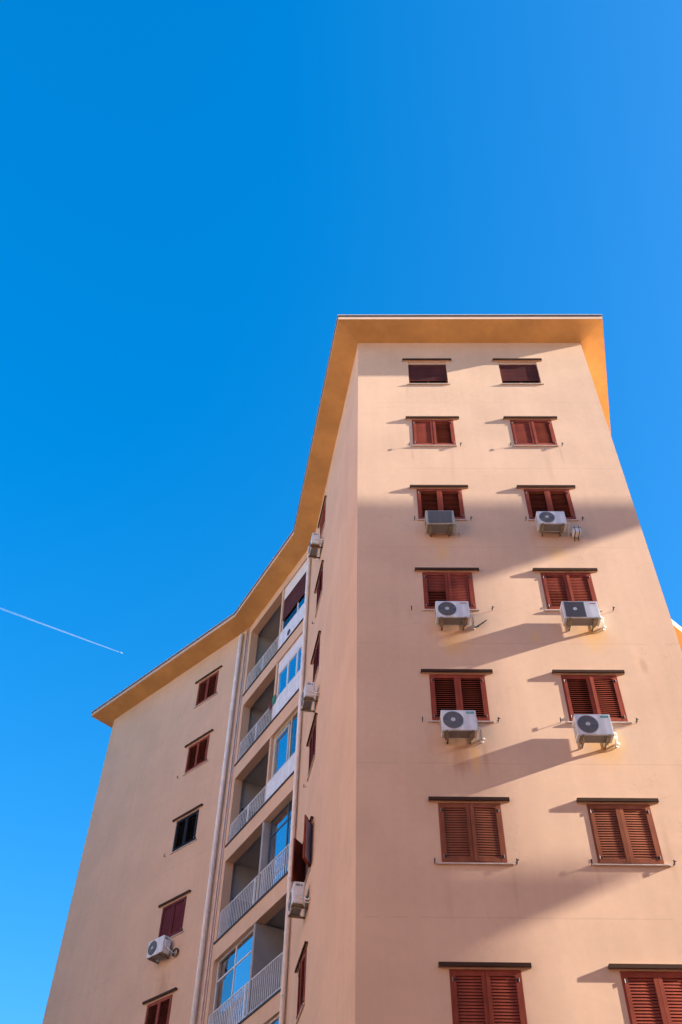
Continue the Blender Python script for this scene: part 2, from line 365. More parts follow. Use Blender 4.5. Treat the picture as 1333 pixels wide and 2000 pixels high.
# roof: soffit rising slightly outwards, fascia, flashing, gravel top
O1 = offset_poly(OV); HE = H + HS
mb = MB()
for i in range(NP):
    j = (i + 1) % NP; a, b, c, e = poly[i], poly[j], O1[j], O1[i]
    mb.face([(a.x, a.y, H), (b.x, b.y, H), (c.x, c.y, HE), (e.x, e.y, HE)], 'soffit')
link('soffit', mb.mesh('soffit'), B, Matrix.Identity(4))
def ring(mb, o, za, zb, m):
    O = offset_poly(o)
    for i in range(NP):
        j = (i + 1) % NP; mb.face([(O[i].x, O[i].y, za), (O[j].x, O[j].y, za), (O[j].x, O[j].y, zb), (O[i].x, O[i].y, zb)], m)
    return O
def ledge(mb, o1, o2, z, m):
    A_, B_ = offset_poly(o1), offset_poly(o2)
    for i in range(NP):
        j = (i + 1) % NP; mb.face([(A_[i].x, A_[i].y, z), (A_[j].x, A_[j].y, z), (B_[j].x, B_[j].y, z), (B_[i].x, B_[i].y, z)], m)
mb = MB(); ring(mb, OV, HE, HE + .15, 'fascia'); link('fascia', mb.mesh('fascia'), B, Matrix.Identity(4))
mb = MB(); ledge(mb, OV, OV + .012, HE + .15, 'flash'); ring(mb, OV + .012, HE + .15, HE + .21, 'flash')
ledge(mb, OV + .012, OV + .03, HE + .21, 'flashw'); ring(mb, OV + .03, HE + .21, HE + .245, 'flashw'); ledge(mb, OV + .03, OV - .15, HE + .245, 'flashw')
link('roof_edge_trim', mb.mesh('roof_edge_trim'), B, Matrix.Identity(4))
mb = MB(); O = offset_poly(OV - .15); c = Vector((XM, 27.0)); 
bmv = [(p.x, p.y, HE + .24) for p in O]
mb.face(bmv, 'roof'); link('roof', mb.mesh('roof'), B, Matrix.Identity(4))

# ------------------------------------------------------------------ windows
_cache = {}
def leaf_mesh(w_, h_, m, a_top, a_bot, split, hinge=True, back_m=None, front_m=None):
    """one louvred leaf; hinge line at x=0, leaf runs to +x; outer face at y=-0.018"""
    key = (round(w_, 3), round(h_, 3), m, a_top, a_bot, split, back_m, front_m)
    if key in _cache: return _cache[key]
    mb = MB(); T = .036; y0 = -.018 + T / 2; st = .068
    mb.box((st / 2, y0, h_ / 2), (st, T, h_), m); mb.box((w_ - st / 2, y0, h_ / 2), (st, T, h_), m)
    mb.box((w_ / 2, y0, .04), (w_ - 2 * st, T - .004, .08), m); mb.box((w_ / 2, y0, h_ - .035), (w_ - 2 * st, T - .004, .07), m)
    pitch = .0505; z = .08 + pitch * .6
    while z < h_ - .07 - pitch * .35:
        ang = a_top if z > split * h_ else a_bot
        ang += random.uniform(-1.2, 1.2)
        # outer edge lower: rotate about x
        T_ = Matrix.Translation((w_ / 2, y0 + .004, z)) @ Matrix.Rotation(R(ang), 4, 'X')
        mb.box((0, 0, 0), (w_ - 2 * st - .002, .043, .006), m, T_)
        z += pitch
    if back_m: mb.box((w_ / 2, y0 + T / 2 + .002, h_ / 2), (w_ - .02, .003, h_ - .02), back_m)
    if front_m: mb.box((w_ / 2, -.0195, h_ / 2), (w_ - 2 * st + .01, .003, h_ - .15), front_m)
    if hinge:
        for zz in (.11, h_ - .13): mb.tube([(.012, -.024, zz - .034), (.012, -.024, zz + .034)], .0065, 'hinge', 6); mb.box((.035, -.020, zz), (.05, .006, .05), 'hook')
    me = mb.mesh('shutter'); _cache[key] = me; return me
def hook_mesh(kind):
    if ('hook', kind) in _cache: return _cache[('hook', kind)]
    mb = MB()
    mb.tube([(0, .01, 0), (0, -.075, 0)], .007, 'hook', 6)
    mb.box((0, -.075, .028), (.022, .014, .085), 'hook')
    if kind: mb.box((.016, -.068, .050), (.05, .010, .018), 'hook'); mb.box((-.012, -.068, -.006), (.03, .010, .016), 'hook')
    me = mb.mesh('hook'); _cache[('hook', kind)] = me; return me
def window(i, s, zb, w_, h_, m='red', aL=(66, 66, 0), aR=(66, 66, 0), hoodw=1.507, hooddz=.022, hooks=(-.16, .16), roller=False, openL=0, openR=0, sill=1.36, label=None, dx=0.0):
    mtx = frame(i, s, zb)
    mb = MB()
    # fixed casing round the opening
    fwid = .035
    if not roller:
        for (cx, cz, a, b) in ((-w_ / 2 + fwid / 2, h_ / 2, fwid, h_), (w_ / 2 - fwid / 2, h_ / 2, fwid, h_)): mb.box((cx, .015, cz), (a, .05, b), m)
        mb.box((0, .015, h_ - fwid / 2), (w_ - 2 * fwid, .05, fwid), m); mb.box((0, .015, .010), (w_ - 2 * fwid, .05, .020), m)
    else:
        for cx in (-w_ / 2 + .02, 0, w_ / 2 - .02): mb.box((cx, .12, h_ / 2), (.045, .04, h_), 'brown')
        mb.box((0, .12, .02), (w_, .036, .04), 'brown')
    o = link('window', mb.mesh('window'), B, mtx)
    if label: o['label'] = label
    g = MB(); g.box((0, .145, h_ / 2), (w_ - .002, .01, h_ - .002), 'pane'); link('pane', g.mesh('pane'), o)
    if roller:
        rb = MB(); n = 22; top = h_ - .09; bot = .30
        for k in range(n):
            z = bot + (top - bot) * (k + .5) / n
            rb.box((0, .060 - .004 * (k % 2), z), (w_ - .05, .012, (top - bot) / n - .004), 'roller')
        rb.box((0, .056, bot - .02), (w_ - .05, .020, .04), 'roller')
        link('roller_blind', rb.mesh('roller_blind'), o)
        bx = MB(); bx.box((0, .085, h_ - .045), (w_ - .004, .12, .088), 'fascia'); link('blind_box', bx.mesh('blind_box'), o)
    else:
        lw = (w_ - 2 * fwid) / 2 - .002; lh = h_ - fwid - .024
        for sgn, (a1, a2, sp), op in ((1, aL, openL), (-1, aR, openR)):
            me = leaf_mesh(lw, lh, m, a1, a2, sp, back_m=m if op else None, front_m='lav' if op > 100 else None)
            x = -sgn * (w_ / 2 - fwid)
            op = op or random.choice((0, .6, 1.2, 2.6))
            T_ = Matrix.Translation((x, 0, .022)) @ Matrix.Rotation(R(-op * sgn), 4, 'Z') @ Matrix.Scale(sgn, 4, (1, 0, 0))
            link('shutter', me, o, local=T_)
    hz = h_ + hooddz
    hd = MB(); hd.box((dx, -.022, hz + .036), (hoodw, .044, .052), 'fascia')
    hd.box((dx, -.061, hz + .034), (hoodw + .012, .032, .068), 'hood'); hd.box((dx - hoodw / 2 - .003, -.022, hz + .034), (.006, .044, .062), 'hood'); hd.box((dx + hoodw / 2 + .003, -.022, hz + .034), (.006, .044, .062), 'hood')
    link('hood', hd.mesh('hood'), o)
    if sill:
        sb = MB(); sb.box((0, -.012, -.014), (sill, .06, .026), 'sill'); link('sill', sb.mesh('sill', bevel=.003), o)
    if hooks:
        for q, hx in enumerate(hooks):
            if hx is None: continue
            x = (-w_ / 2 if q == 0 else w_ / 2) + hx
            link('shutter_hook', hook_mesh((q + i) % 2), o, local=Matrix.Translation((x, 0, -.01)))
    return o

for r, (zt, zb) in enumerate(rows_front):
    h_ = zt - zb
    for c_, cx in enumerate((XL, XR)):
        s = sx(cx)
        kw = dict(m='red')
        if r == 0: kw.update(label='top floor window with a maroon roller blind', roller=True, sill=1.30, hooks=None, hooddz=.030, hoodw=1.50)
        if r == 1: kw.update(aL=(82, 82, 0), aR=(60, 60, 0) if c_ == 0 else (70, 70, 0), hooks=(-.12, .12), sill=1.22)
        if r == 2: kw.update(aL=(53, 53, 0), aR=(54, 54, 0), hooks=(-.10, .14), sill=1.26)
        if r == 3:
            kw.update(aL=(80, 52, .5), aR=(82, 82, 0), hooks=(-.30, .36) if c_ == 0 else (None, .30), sill=1.30)
            if c_ == 1: kw.update(aL=(76, 62, .5), aR=(76, 70, .5))
        if r == 4: kw.update(aL=(45, 45, 0), aR=(45, 45, 0) if c_ == 0 else (57, 57, 0), hooks=(-.20, .16), sill=1.32)
        if r == 5: kw.update(m='brown', aL=(74, 74, 0), aR=(74, 74, 0), hooks=(-.13, .16), sill=1.38)
        if r >= 6: kw.update(aL=(74, 74, 0), aR=(74, 74, 0))
        window(0, s, zb, WF, h_, **kw)
for r, zt in enumerate(rowsA):
    kw = dict(m='red', hoodw=1.50, hooddz=.02, hooks=(-.35, .02), sill=1.25, aL=(55, 55, 0), aR=(55, 55, 0))
    if r in (1, 2): kw.update(m='burg', aL=(75, 75, 0), aR=(75, 75, 0))
    if r == 3: kw.update(m='burg')
    if r == 4: kw.update(m='red', label='window with both shutters swung open', openL=42, openR=152, hooks=None)
    window(1, 6.35, zt - 1.22, 1.12, 1.22, dx=-.05 if r != 4 else 0, **kw)
for r, zt in enumerate(rowsC):
    kw = dict(m='red', hoodw=1.62, hooddz=.055, hooks=(-.35, .12), sill=1.40, aL=(46, 46, 0), aR=(46, 46, 0))
    if r == 0: kw.update(aL=(58, 58, 0), aR=(56, 56, 0), hooks=(None, .12))
    if r == 1: kw.update(aL=(50, 50, 0), aR=(50, 50, 0))
    if r == 2: kw.update(m='black', label='window with black louvred shutters')
    if r == 3: kw.update(m='burg', aL=(84, 84, 0), aR=(84, 84, 0), hooks=(None, .12), label='window with tightly closed burgundy shutters')
    if r == 4: kw.update(aL=(38, 38, 0), aR=(38, 38, 0))
    window(3, 2.30, zt - 1.24, WC, 1.24, **kw)

# ------------------------------------------------------------------ loggias on the middle face
def bx_(mb, s0, s1, o0, o1, z0, z1, m):
    """box between s0..s1 along the wall, o0..o1 outward offsets, z0..z1 (frame local to wall 2, s as -x)"""
    mb.box((-(s0 + s1) / 2, -(o0 + o1) / 2, (z0 + z1) / 2), (s1 - s0, o1 - o0, z1 - z0), m)
SM = 2.47   # party wall
FR = frame(2, 0, 0)
railtop = [.86, .86, .74, .92, .98, .95, .95, .95]
for k, (f, t) in enumerate(logs):
    # room behind the opening: ceiling, floor, sides, back wall (front open)
    mb = MB(); a0, a1, d0, d1 = S0 - .12, S1 + .10, -.30, -1.75; zc = t + .10; zf = f
    def pt(s, o, z): return (-s, -o, z)
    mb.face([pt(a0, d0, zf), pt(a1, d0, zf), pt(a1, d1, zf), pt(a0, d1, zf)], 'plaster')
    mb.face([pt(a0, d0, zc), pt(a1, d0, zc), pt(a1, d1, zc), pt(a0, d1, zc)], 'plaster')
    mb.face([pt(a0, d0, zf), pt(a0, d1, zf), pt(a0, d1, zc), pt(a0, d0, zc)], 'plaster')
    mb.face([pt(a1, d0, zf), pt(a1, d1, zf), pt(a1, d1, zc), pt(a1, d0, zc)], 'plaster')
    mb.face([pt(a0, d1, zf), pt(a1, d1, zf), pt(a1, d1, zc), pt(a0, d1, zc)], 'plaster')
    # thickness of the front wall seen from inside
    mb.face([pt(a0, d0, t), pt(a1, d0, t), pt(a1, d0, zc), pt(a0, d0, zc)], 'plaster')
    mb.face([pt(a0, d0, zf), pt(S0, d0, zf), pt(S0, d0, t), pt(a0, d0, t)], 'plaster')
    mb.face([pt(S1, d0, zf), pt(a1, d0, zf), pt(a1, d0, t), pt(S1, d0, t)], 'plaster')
    lg = link('loggia', mb.mesh('loggia'), B, FR)
    # party wall between the two flats
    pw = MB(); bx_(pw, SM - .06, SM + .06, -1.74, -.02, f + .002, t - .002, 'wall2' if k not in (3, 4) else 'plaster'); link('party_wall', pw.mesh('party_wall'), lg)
    # slab edge strip
    ed = MB(); bx_(ed, S0 - .06, S1 + .12, .004, .035, f - .045, f + .012, 'edge'); link('slab_edge', ed.mesh('slab_edge'), lg)
    # doors in the back wall
    for sd in (3.6, 4.6) if k != 4 else (1.3,):
        dr = MB(); bx_(dr, sd - .38, sd + .38, -1.75 + .005, -1.70, f, f + 2.05, 'dark' if k % 2 == 0 else 'door'); link('door', dr.mesh('door'), lg)
    dr = MB(); bx_(dr, 5.345, 5.365, -1.15, -.42, f, f + 1.55, 'dark'); link('door', dr.mesh('door'), lg)
    # railing: slim flat bars with a top and bottom rail
    rt_ = railtop[k]; rb = MB(); segs = [(SM, S1 - .05)] if k in (0, 1, 2) else [(S0 + .03, S1 - .05)]
    for (r0, r1) in segs:
        bx_(rb, r0, r1, -.055, -.020, f + rt_ - .022, f + rt_, 'rail'); bx_(rb, r0, r1, -.05, -.025, f + .07, f + .09, 'rail')
        n = int((r1 - r0) / .125)
        for q in range(n + 1):
            s = r0 + .015 + (r1 - r0 - .03) * q / n
            bx_(rb, s - .008, s + .008, -.050, -.026, f, f + rt_ - .022, 'rail')
        for s in (r0 + .02, (r0 + r1) / 2, r1 - .02): bx_(rb, s - .016, s + .016, -.054, -.018, f, f + rt_ - .001, 'rail')
    link('railing', rb.mesh('railing'), lg)

    def drape(s0, s1, z0, z1, off, pleat=.075):
        cu = MB(); n = int((s1 - s0) / pleat * 4)
        for q in range(n):
            a = s0 + (s1 - s0) * q / n; b = s0 + (s1 - s0) * (q + 1) / n
            o1, o2 = off + .025 * math.sin(q * 1.571), off + .025 * math.sin((q + 1) * 1.571)
            cu.face([(-a, -o1, z0), (-b, -o2, z0), (-b, -o2, z1), (-a, -o1, z1)], 'curtain')
        link('curtain', cu.mesh('curtain', smooth=True), lg)
    def glazing(s0, s1, z0, z1, muls, fm, glass, transom=None, off=-.10, hdr=0.0, th=.05):
        fr = MB(); T = .05
        zt_ = z1 - hdr
        bx_(fr, s0, s1, off - .03, off + .03, z0, z0 + th, fm); bx_(fr, s0, s1, off - .03, off + .03, zt_ - th, zt_, fm)
        for q, s in enumerate([s0 + th / 2] + list(muls) + [s1 - th / 2]): bx_(fr, s - th / 2, s + th / 2, off - .028, off + .028, z0 + th, zt_ - th, fm)
        if transom: bx_(fr, s0 + th, s1 - th, off - .026, off + .026, transom - th / 2, transom + th / 2, fm)
        if hdr: bx_(fr, s0, s1, off - .05, off + .04, zt_, z1, fm)
        link('window_frame', fr.mesh('window_frame'), lg)
        es = [s0] + list(muls) + [s1]
        for q in range(len(es) - 1):
            gm = glass[q] if isinstance(glass, (list, tuple)) else glass
            gl = MB(); bx_(gl, es[q] + th * .5, es[q + 1] - th * .5, off - .008, off + .008, z0 + th * .6, zt_ - th * .6, gm); link('pane', gl.mesh('pane'), lg)
    def panel(s0, s1, z0, z1, off=-.012, teeth=True):
        pn = MB(); n = int((s1 - s0) / .06)
        for q in range(n):
            a = s0 + (s1 - s0) * q / n; b = s0 + (s1 - s0) * (q + 1) / n
            bx_(pn, a + .003, b - .003, off - .006 - .004 * (q % 2), off + .006 - .004 * (q % 2), z0, z1, 'sheet')
            if teeth and q % 2 == 0: bx_(pn, a + .008, b - .008, off - .030, off - .016, z1 + .003, z1 + .055, 'brk')
        bx_(pn, s0, s1, off - .035, off - .016, z1 + .056, z1 + .074, 'rail')
        link('railing_panel', pn.mesh('railing_panel'), lg)
    if k == 0:
        glazing(S0 + .02, SM - .08, f + .10, t, [1.15], 'white', ['midgl', 'pane'], hdr=.62)
        pn = MB(); n = 14
        for q in range(n):
            z = f + 1.45 + q * .078; bx_(pn, S0 + .10, SM - .14, -.060 + .004 * (q % 2), -.045 + .004 * (q % 2), z - .036, z + .036, 'roller')
        link('roller_blind', pn.mesh('roller_blind'), lg)
        panel(S0 + .03, SM - .05, f + .03, f + .80)
        sp = MB(); sp.disc((-1.62, .03, f + .30), .13, 'edge', 14, th=.03); link('fan_vent', sp.mesh('fan_vent'), lg)
    if k == 1:
        drape(S0 + .1, .80, f + .4, t - .5, -.22); drape(1.05, 1.35, f + .4, t - .5, -.22); drape(1.7, 2.3, f + .4, t - .5, -.24)
        glazing(S0 + .02, SM - .08, f + .3, t, [.92, 1.62], 'white', 'bluegl', hdr=.50, th=.07)
        panel(S0 + .03, SM - .05, f + .03, f + .84)
    if k == 2:
        drape(1.35, 2.1, f + .3, t - .3, -.30)
        glazing(S0 + .02, SM - .08, f + .3, t, [1.12], 'beige', ['midgl', 'bluegl'], off=-.14)
        fr = MB(); bx_(fr, 1.16, 1.20, -.10, -.06, f + .6, t - .25, 'beige'); bx_(fr, 2.16, 2.20, -.10, -.06, f + .6, t - .25, 'beige'); bx_(fr, 1.16, 2.20, -.098, -.062, t - .28, t - .23, 'beige'); link('sash', fr.mesh('sash'), lg)
        panel(S0 + .03, SM - .05, f + .03, f + .72)
    if k == 3:
        drape(1.25, 2.3, f + .1, t - .6, -.42)
        glazing(S0 + .02, SM - .10, f + .05, t, [1.15], 'dkframe', ['midgl', 'bluegl'], transom=t - .55, off=-.25)
    if k in (4, 6):
        glazing(SM + .10, S1 - .02, f + .05, t, [3.95], 'white', ['bluegl', 'midgl'], transom=t - .62, off=-.16, th=.04)
        drape(SM + .16, 3.85, f + .1, t - .1, -.34)
    if k == 5: glazing(S0 + .02, SM - .10, f + .05, t, [1.3], 'white', ['midgl', 'bluegl'], transom=t - .55, off=-.12)

# ------------------------------------------------------------------ downpipes (fixed to the block)
def pipe(i, s, off, r, z0, z1, m, clamps=True, top=None):
    Fm = frame(i, s, 0, off); mb = MB(); pts = [(0, 0, z0)]
    z = z0
    pts.append((0, 0, z1))
    if top: pts += [(0, .02, z1 + .08), (0, off * .6, z1 + .16)]
    mb.tube(pts, r, m, 14)
    if clamps:
        zz = z0 + 1.0
        while zz < z1: mb.tube([(0, 0, zz), (0, 0, zz + .05)], r + .008, m, 14); mb.box((0, off / 2, zz + .025), (.02, off, .02), m); zz += 1.55
    o = link('downpipe', mb.mesh('downpipe', smooth=True), B, Fm); return o
pipe(3, .36, .12, .078, GZ, H - .35, 'pipe', top=True)
pipe(3, .10, .035, .026, GZ, H - .04, 'pipe2', clamps=False)
pipe(3, .0, .03, .020, GZ, H - .04, 'pipe2', clamps=False)
pipe(2, .09, .09, .066, GZ, H - .3, 'pipe', top=True)

# ------------------------------------------------------------------ air conditioners
def ac_unit(i, s, ztop, label, w_=.72, h_=.50, d_=.27, off=.43, style='ring', m='acw', badge=None, brk='brk', side=1, armlen=None, coil=False):
    off -= .04; ztop += .035; zb = ztop - h_
    Fm = frame(i, s, zb); root = thing('air_conditioner', label, 'air conditioner', Fm.translation, 'air conditioners bracketed under the windows')
    root.rotation_euler = Fm.to_euler()
    yf = -off; yb = -(off - d_)
    c = MB(); c.box((0, (yf + yb) / 2, h_ / 2), (w_, d_, h_), m)
    link('casing', c.mesh('casing', bevel=.018), root)
    # service cover on the right-hand end, feet
    c = MB(); c.box((side * (w_ / 2 + .012), (yf + yb) / 2 + .02, h_ * .52), (.022, d_ * .6, h_ * .42), m)
    link('service_cover', c.mesh('service_cover', bevel=.006), root)
    c = MB(); xe = side * (w_ / 2 + .0015)
    c.box((xe, (yf + yb) / 2 - .03, h_ - .08), (.004, .10, .05), 'acd'); c.box((xe, (yf + yb) / 2 + .06, h_ - .085), (.004, .03, .04), 'acdd')
    for q in range(5): c.box((-side * (w_ / 2 + .001), (yf + yb) / 2, h_ * .2 + .06 * q), (.004, d_ * .7, .012), 'acdd')
    link('rating_label', c.mesh('rating_label'), root)
    c = MB(); c.box((0, (yf + yb) / 2, -.0012), (w_ * .86, d_ * .8, .004), 'acd'); link('base_pan', c.mesh('base_pan'), root)
    for fx in (-.26, .26):
        c = MB(); c.box((fx * w_ / .72, (yf + yb) / 2, -.012), (.05, d_ + .03, .022), brk); link('foot', c.mesh('foot'), root)
    g = MB(); fx = -.12 * w_ / .72 * side; fz = h_ * .50; rr = .205 * h_ / .5
    if style == 'ring' or style == 'round':
        g.disc((fx, yf + .001, fz), rr, 'acdd', 40, th=.004)
        nn = 6 if style == 'ring' else 12
        for q in range(nn): r1 = rr * (q + 1.0) / nn; g.disc((fx, yf - .004, fz), r1, 'acd', 40, th=.010, r0=r1 - (.011 if style == 'ring' else .008))
        for q in range(8):
            a = q * math.pi / 4 + .2
            g.tube([(fx + .03 * math.cos(a), yf - .010, fz + .03 * math.sin(a)), (fx + rr * math.cos(a), yf - .010, fz + rr * math.sin(a))], .003, 'acd', 4)
    elif style == 'square':
        g.box((fx, yf - .003, fz), (.43 * w_ / .78, .010, h_ * .90), 'acdd')
        for q in range(22): g.box((fx, yf - .010, h_ * .07 + h_ * .86 * q / 21), (.41 * w_ / .78, .006, .006), 'acd')
        for q in range(9): g.box((fx - .2 * w_ / .78 + .4 * w_ / .78 * q / 8, yf - .014, fz), (.005, .004, h_ * .88), 'acd')
    else:
        g.box((0, yf - .003, fz), (w_ * .84, .010, h_ * .86), 'acdd')
        for q in range(26): g.box((0, yf - .010, h_ * .08 + h_ * .84 * q / 25), (w_ * .83, .008, .007), 'acd')
        for q in range(5): g.box((-w_ * .4 + w_ * .8 * q / 4, yf - .015, fz), (.008, .004, h_ * .85), 'acd')
    link('fan_grille', g.mesh('fan_grille'), root)
    if style != 'louvre':
        hb = MB(); hb.disc((fx, yf - .014, fz), .044, 'acw', 20, th=.008); link('fan_hub', hb.mesh('fan_hub'), root)
    if badge:
        b_ = MB(); bw = .15 if badge == 'teal' else .13; bxp = w_ / 2 - .12
        b_.box((bxp * side, yf - .002, h_ - .065), (bw, .006, .045 if badge == 'teal' else .018), 'teal' if badge == 'teal' else 'redb')
        bo = link('badge', b_.mesh('badge'), root)
        if badge == 'teal':
            cu = bpy.data.curves.new('lettering', 'FONT'); cu.body = 'Hisense'; cu.size = .036; cu.align_x = 'CENTER'; cu.align_y = 'CENTER'; cu.extrude = .0005
            tmp = bpy.data.objects.new('lettering', cu); me = bpy.data.meshes.new_from_object(tmp); bpy.data.objects.remove(tmp)
            me.materials.clear(); me.materials.append(M['acw'])
            link('lettering', me, root, local=Matrix.Translation((bxp * side, yf - .0062, h_ - .065)) @ Matrix.Rotation(R(90), 4, 'X'))
    # two steel wall brackets: horizontal arm, wall leg, brace
    al = armlen or off + .02
    for fx_ in (-.23, .23):
        x = fx_ * w_ / .72; b_ = MB()
        b_.box((x, -al / 2, -.034), (.040, al, .006), brk); b_.box((x - .018, -al / 2, -.052), (.004, al, .034), brk)
        b_.box((x, -.004, .12), (.040, .008, .32), brk); b_.tube([(x, -al + .05, -.062), (x, -al + .05, -.025)], .008, 'hook', 6)
        b_.tube([(x, -.04, -.070), (x, -.04, -.025)], .009, 'hook', 6)
        link('bracket', b_.mesh('bracket'), root)
    # lagged refrigerant pipes looping from the cover into the wall
    p = MB(); x0 = side * (w_ / 2 + .03)
    p.tube([(x0 - side * .01, (yf + yb) / 2, .17), (x0 + side * .05, (yf + yb) / 2 + .01, .13), (x0 + side * .08, yb + .06, .04), (x0 + side * .12, -.05, .02), (x0 + side * .13, .01, .10)], .019, 'lag', 8)
    p.tube([(x0 - side * .01, (yf + yb) / 2 + .03, .12), (x0 + side * .03, (yf + yb) / 2 + .04, .06), (x0 + side * .05, yb + .07, -.02), (x0 + side * .10, -.03, -.03), (x0 + side * .11, .01, .02)], .012, 'lag', 8)
    link('refrigerant_pipe', p.mesh('refrigerant_pipe', smooth=True), root)
    if coil:
        p = MB(); pts = []
        for q in range(60):
            a = q * .75; pts.append((x0 + side * (.20 + .12 * math.cos(a) + .02 * math.sin(q)), -.05 - .02 * math.sin(q * .4), .02 + .13 * math.sin(a)))
        p.tube(pts, .008, 'cable', 5); link('cable_coil', p.mesh('cable_coil', smooth=True), root)
    return root
fs = lambda x: P[0].x - x
ac_unit(0, fs(1.99), 18.19, 'grey louvre fronted air conditioner under third left window from the top of the front wall', w_=.70, h_=.50, d_=.34, off=.43, style='louvre', m='acy')
ac_unit(0, fs(4.73), 18.17, 'white air conditioner with round fan beside a small strapped white tank', w_=.69, h_=.46, d_=.28, style='round')
ac_unit(0, fs(2.08), 15.08, 'white air conditioner with ringed round fan and red mark beside a black folded strut', w_=.74, h_=.49, d_=.28, style='ring', badge='red')
ac_unit(0, fs(4.92), 15.09, 'wide white air conditioner with square dark fan grille under right window of the front wall', w_=.80, h_=.50, d_=.28, style='square', badge='red')
ac_unit(0, fs(1.99), 12.06, 'white air conditioner with teal badge in the shaded left window column', w_=.70, h_=.49, d_=.28, style='round', badge='teal')
ac_unit(0, fs(4.64), 11.98, 'white air conditioner with teal badge in the sunlit right window column, lowest on that side', w_=.71, h_=.50, d_=.28, style='round', badge='teal')
ac_unit(1, 6.35, 24.22, 'weathered air conditioner on rusty brackets close under the roof on the narrow side wall', w_=.74, h_=.50, m='acw', brk='rust', style='round', side=1)
ac_unit(1, 5.95, 17.50, 'grey air conditioner on the narrow side wall, middle one of the three there', w_=.74, h_=.50, m='acw', style='round')
ac_unit(1, 6.10, 11.58, 'white air conditioner below the window with open shutters on the narrow side wall', w_=.74, h_=.52, m='acw', style='round')
ac_unit(3, 2.42, 14.52, 'pale air conditioner with dark round fan and coiled cable below the burgundy shutters', w_=.80, h_=.54, d_=.30, off=.46, style='round', coil=True)

# white tank strapped to the wall beside the upper right unit
Fm = frame(0, fs(5.33), 17.62); t_ = thing('condensate_tank', 'small white plastic tank in black straps beside the upper right air conditioner', 'tank', Fm.translation)
mb = MB(); mb.box((0, -.13, .10), (.19, .20, .20), 'tank'); link('tank_body', mb.mesh('tank_body', bevel=.02), t_)
mb = MB(); mb.tube([(.03, -.13, .19), (.03, -.13, .225)], .022, 'tank', 10); link('cap', mb.mesh('cap'), t_)
for x in (-.05, .05):
    mb = MB(); mb.box((x, -.236, .10), (.014, .006, .24), 'cable'); mb.box((x, -.12, -.006), (.014, .23, .006), 'cable'); mb.box((x, -.008, -.05), (.014, .008, .09), 'cable'); link('strap', mb.mesh('strap'), t_)
mb = MB(); mb.box((0, -.240, .15), (.20, .006, .012), 'cable'); link('strap', mb.mesh('strap'), t_)

# black folded strut on the wall to the right of the ringed unit
Fm = frame(0, fs(2.72), 14.72); t_ = thing('folded_strut', 'black folded metal strut fixed to the wall beside the ringed air conditioner', 'bracket', Fm.translation)
mb = MB()
mb.tube([(-.14, -.05, -.10), (.14, -.05, .13)], .013, 'hook', 6); mb.tube([(-.12, -.09, -.13), (.13, -.09, .09)], .010, 'hook', 6)
mb.tube([(-.06, -.01, -.04), (-.06, -.10, -.09)], .009, 'hook', 6); mb.tube([(.06, -.01, .07), (.06, -.10, .03)], .009, 'hook', 6)
link('strut_bar', mb.mesh('strut_bar'), t_)

# plants and cloths on the second balcony from the top
def plant(s, z, label, h_=.45, seed=1):
    Fm = frame(2, s, z, -.22); t_ = thing('potted_plant', label, 'plant', Fm.translation, 'plants on the balcony'); rnd = random.Random(seed)
    mb = MB(); mb.tube([(0, 0, 0), (0, 0, .16)], [.07, .10], 'pot', 14); link('pot', mb.mesh('pot'), t_)
    mb = MB()
    for q in range(70):
        a = rnd.uniform(0, 6.28); rad = rnd.uniform(.02, .20); zz = .16 + rnd.uniform(0, h_); c = Vector((rad * math.cos(a), rad * math.sin(a), zz))
        d = Vector((math.cos(a), math.sin(a), rnd.uniform(-.2, .9))).normalized() * .09; sd = d.orthogonal().normalized() * .022
        mb.face([c - d * .5, c + sd, c + d * .5, c - sd], 'leaf')
    for q in range(5): mb.tube([(0, 0, .14), (rnd.uniform(-.1, .1), rnd.uniform(-.1, .1), .16 + h_ * .8)], .004, 'leaf', 4)
    link('foliage', mb.mesh('foliage'), t_)
plant(2.75, 20.15, 'leafy potted plant at the party wall end of a balcony railing', .80, 1)
plant(3.15, 20.15, 'thin potted plant in the middle of the same balcony railing', .62, 2)
plant(4.75, 20.15, 'pale tall potted plant at the far left end of a balcony', .85, 3)
def cloth(s, ztop, w_, h_, m, label, off=.0):
    mb = MB(); n = 8
    for q in range(n):
        x0 = -w_ / 2 + w_ * q / n; x1 = x0 + w_ / n; y0, y1 = .012 * math.sin(q * 1.9), .012 * math.sin(q * 1.9 + 1.9)
        for sg in (0, .012): mb.face([(x0, y0 + sg, -h_), (x1, y1 + sg, -h_), (x1, y1 + sg, 0), (x0, y0 + sg, 0)], m)
    tag(link('cloth', mb.mesh('cloth', smooth=True), None, frame(2, s, ztop, off)), label, 'cloth')
cloth(2.38, 21.20, .22, .34, 'clothg', 'green cloth hung over the railing beside the white panels', .03)
cloth(2.66, 21.16, .20, .30, 'clothd', 'dark red cloth hung over the balcony railing', .0)

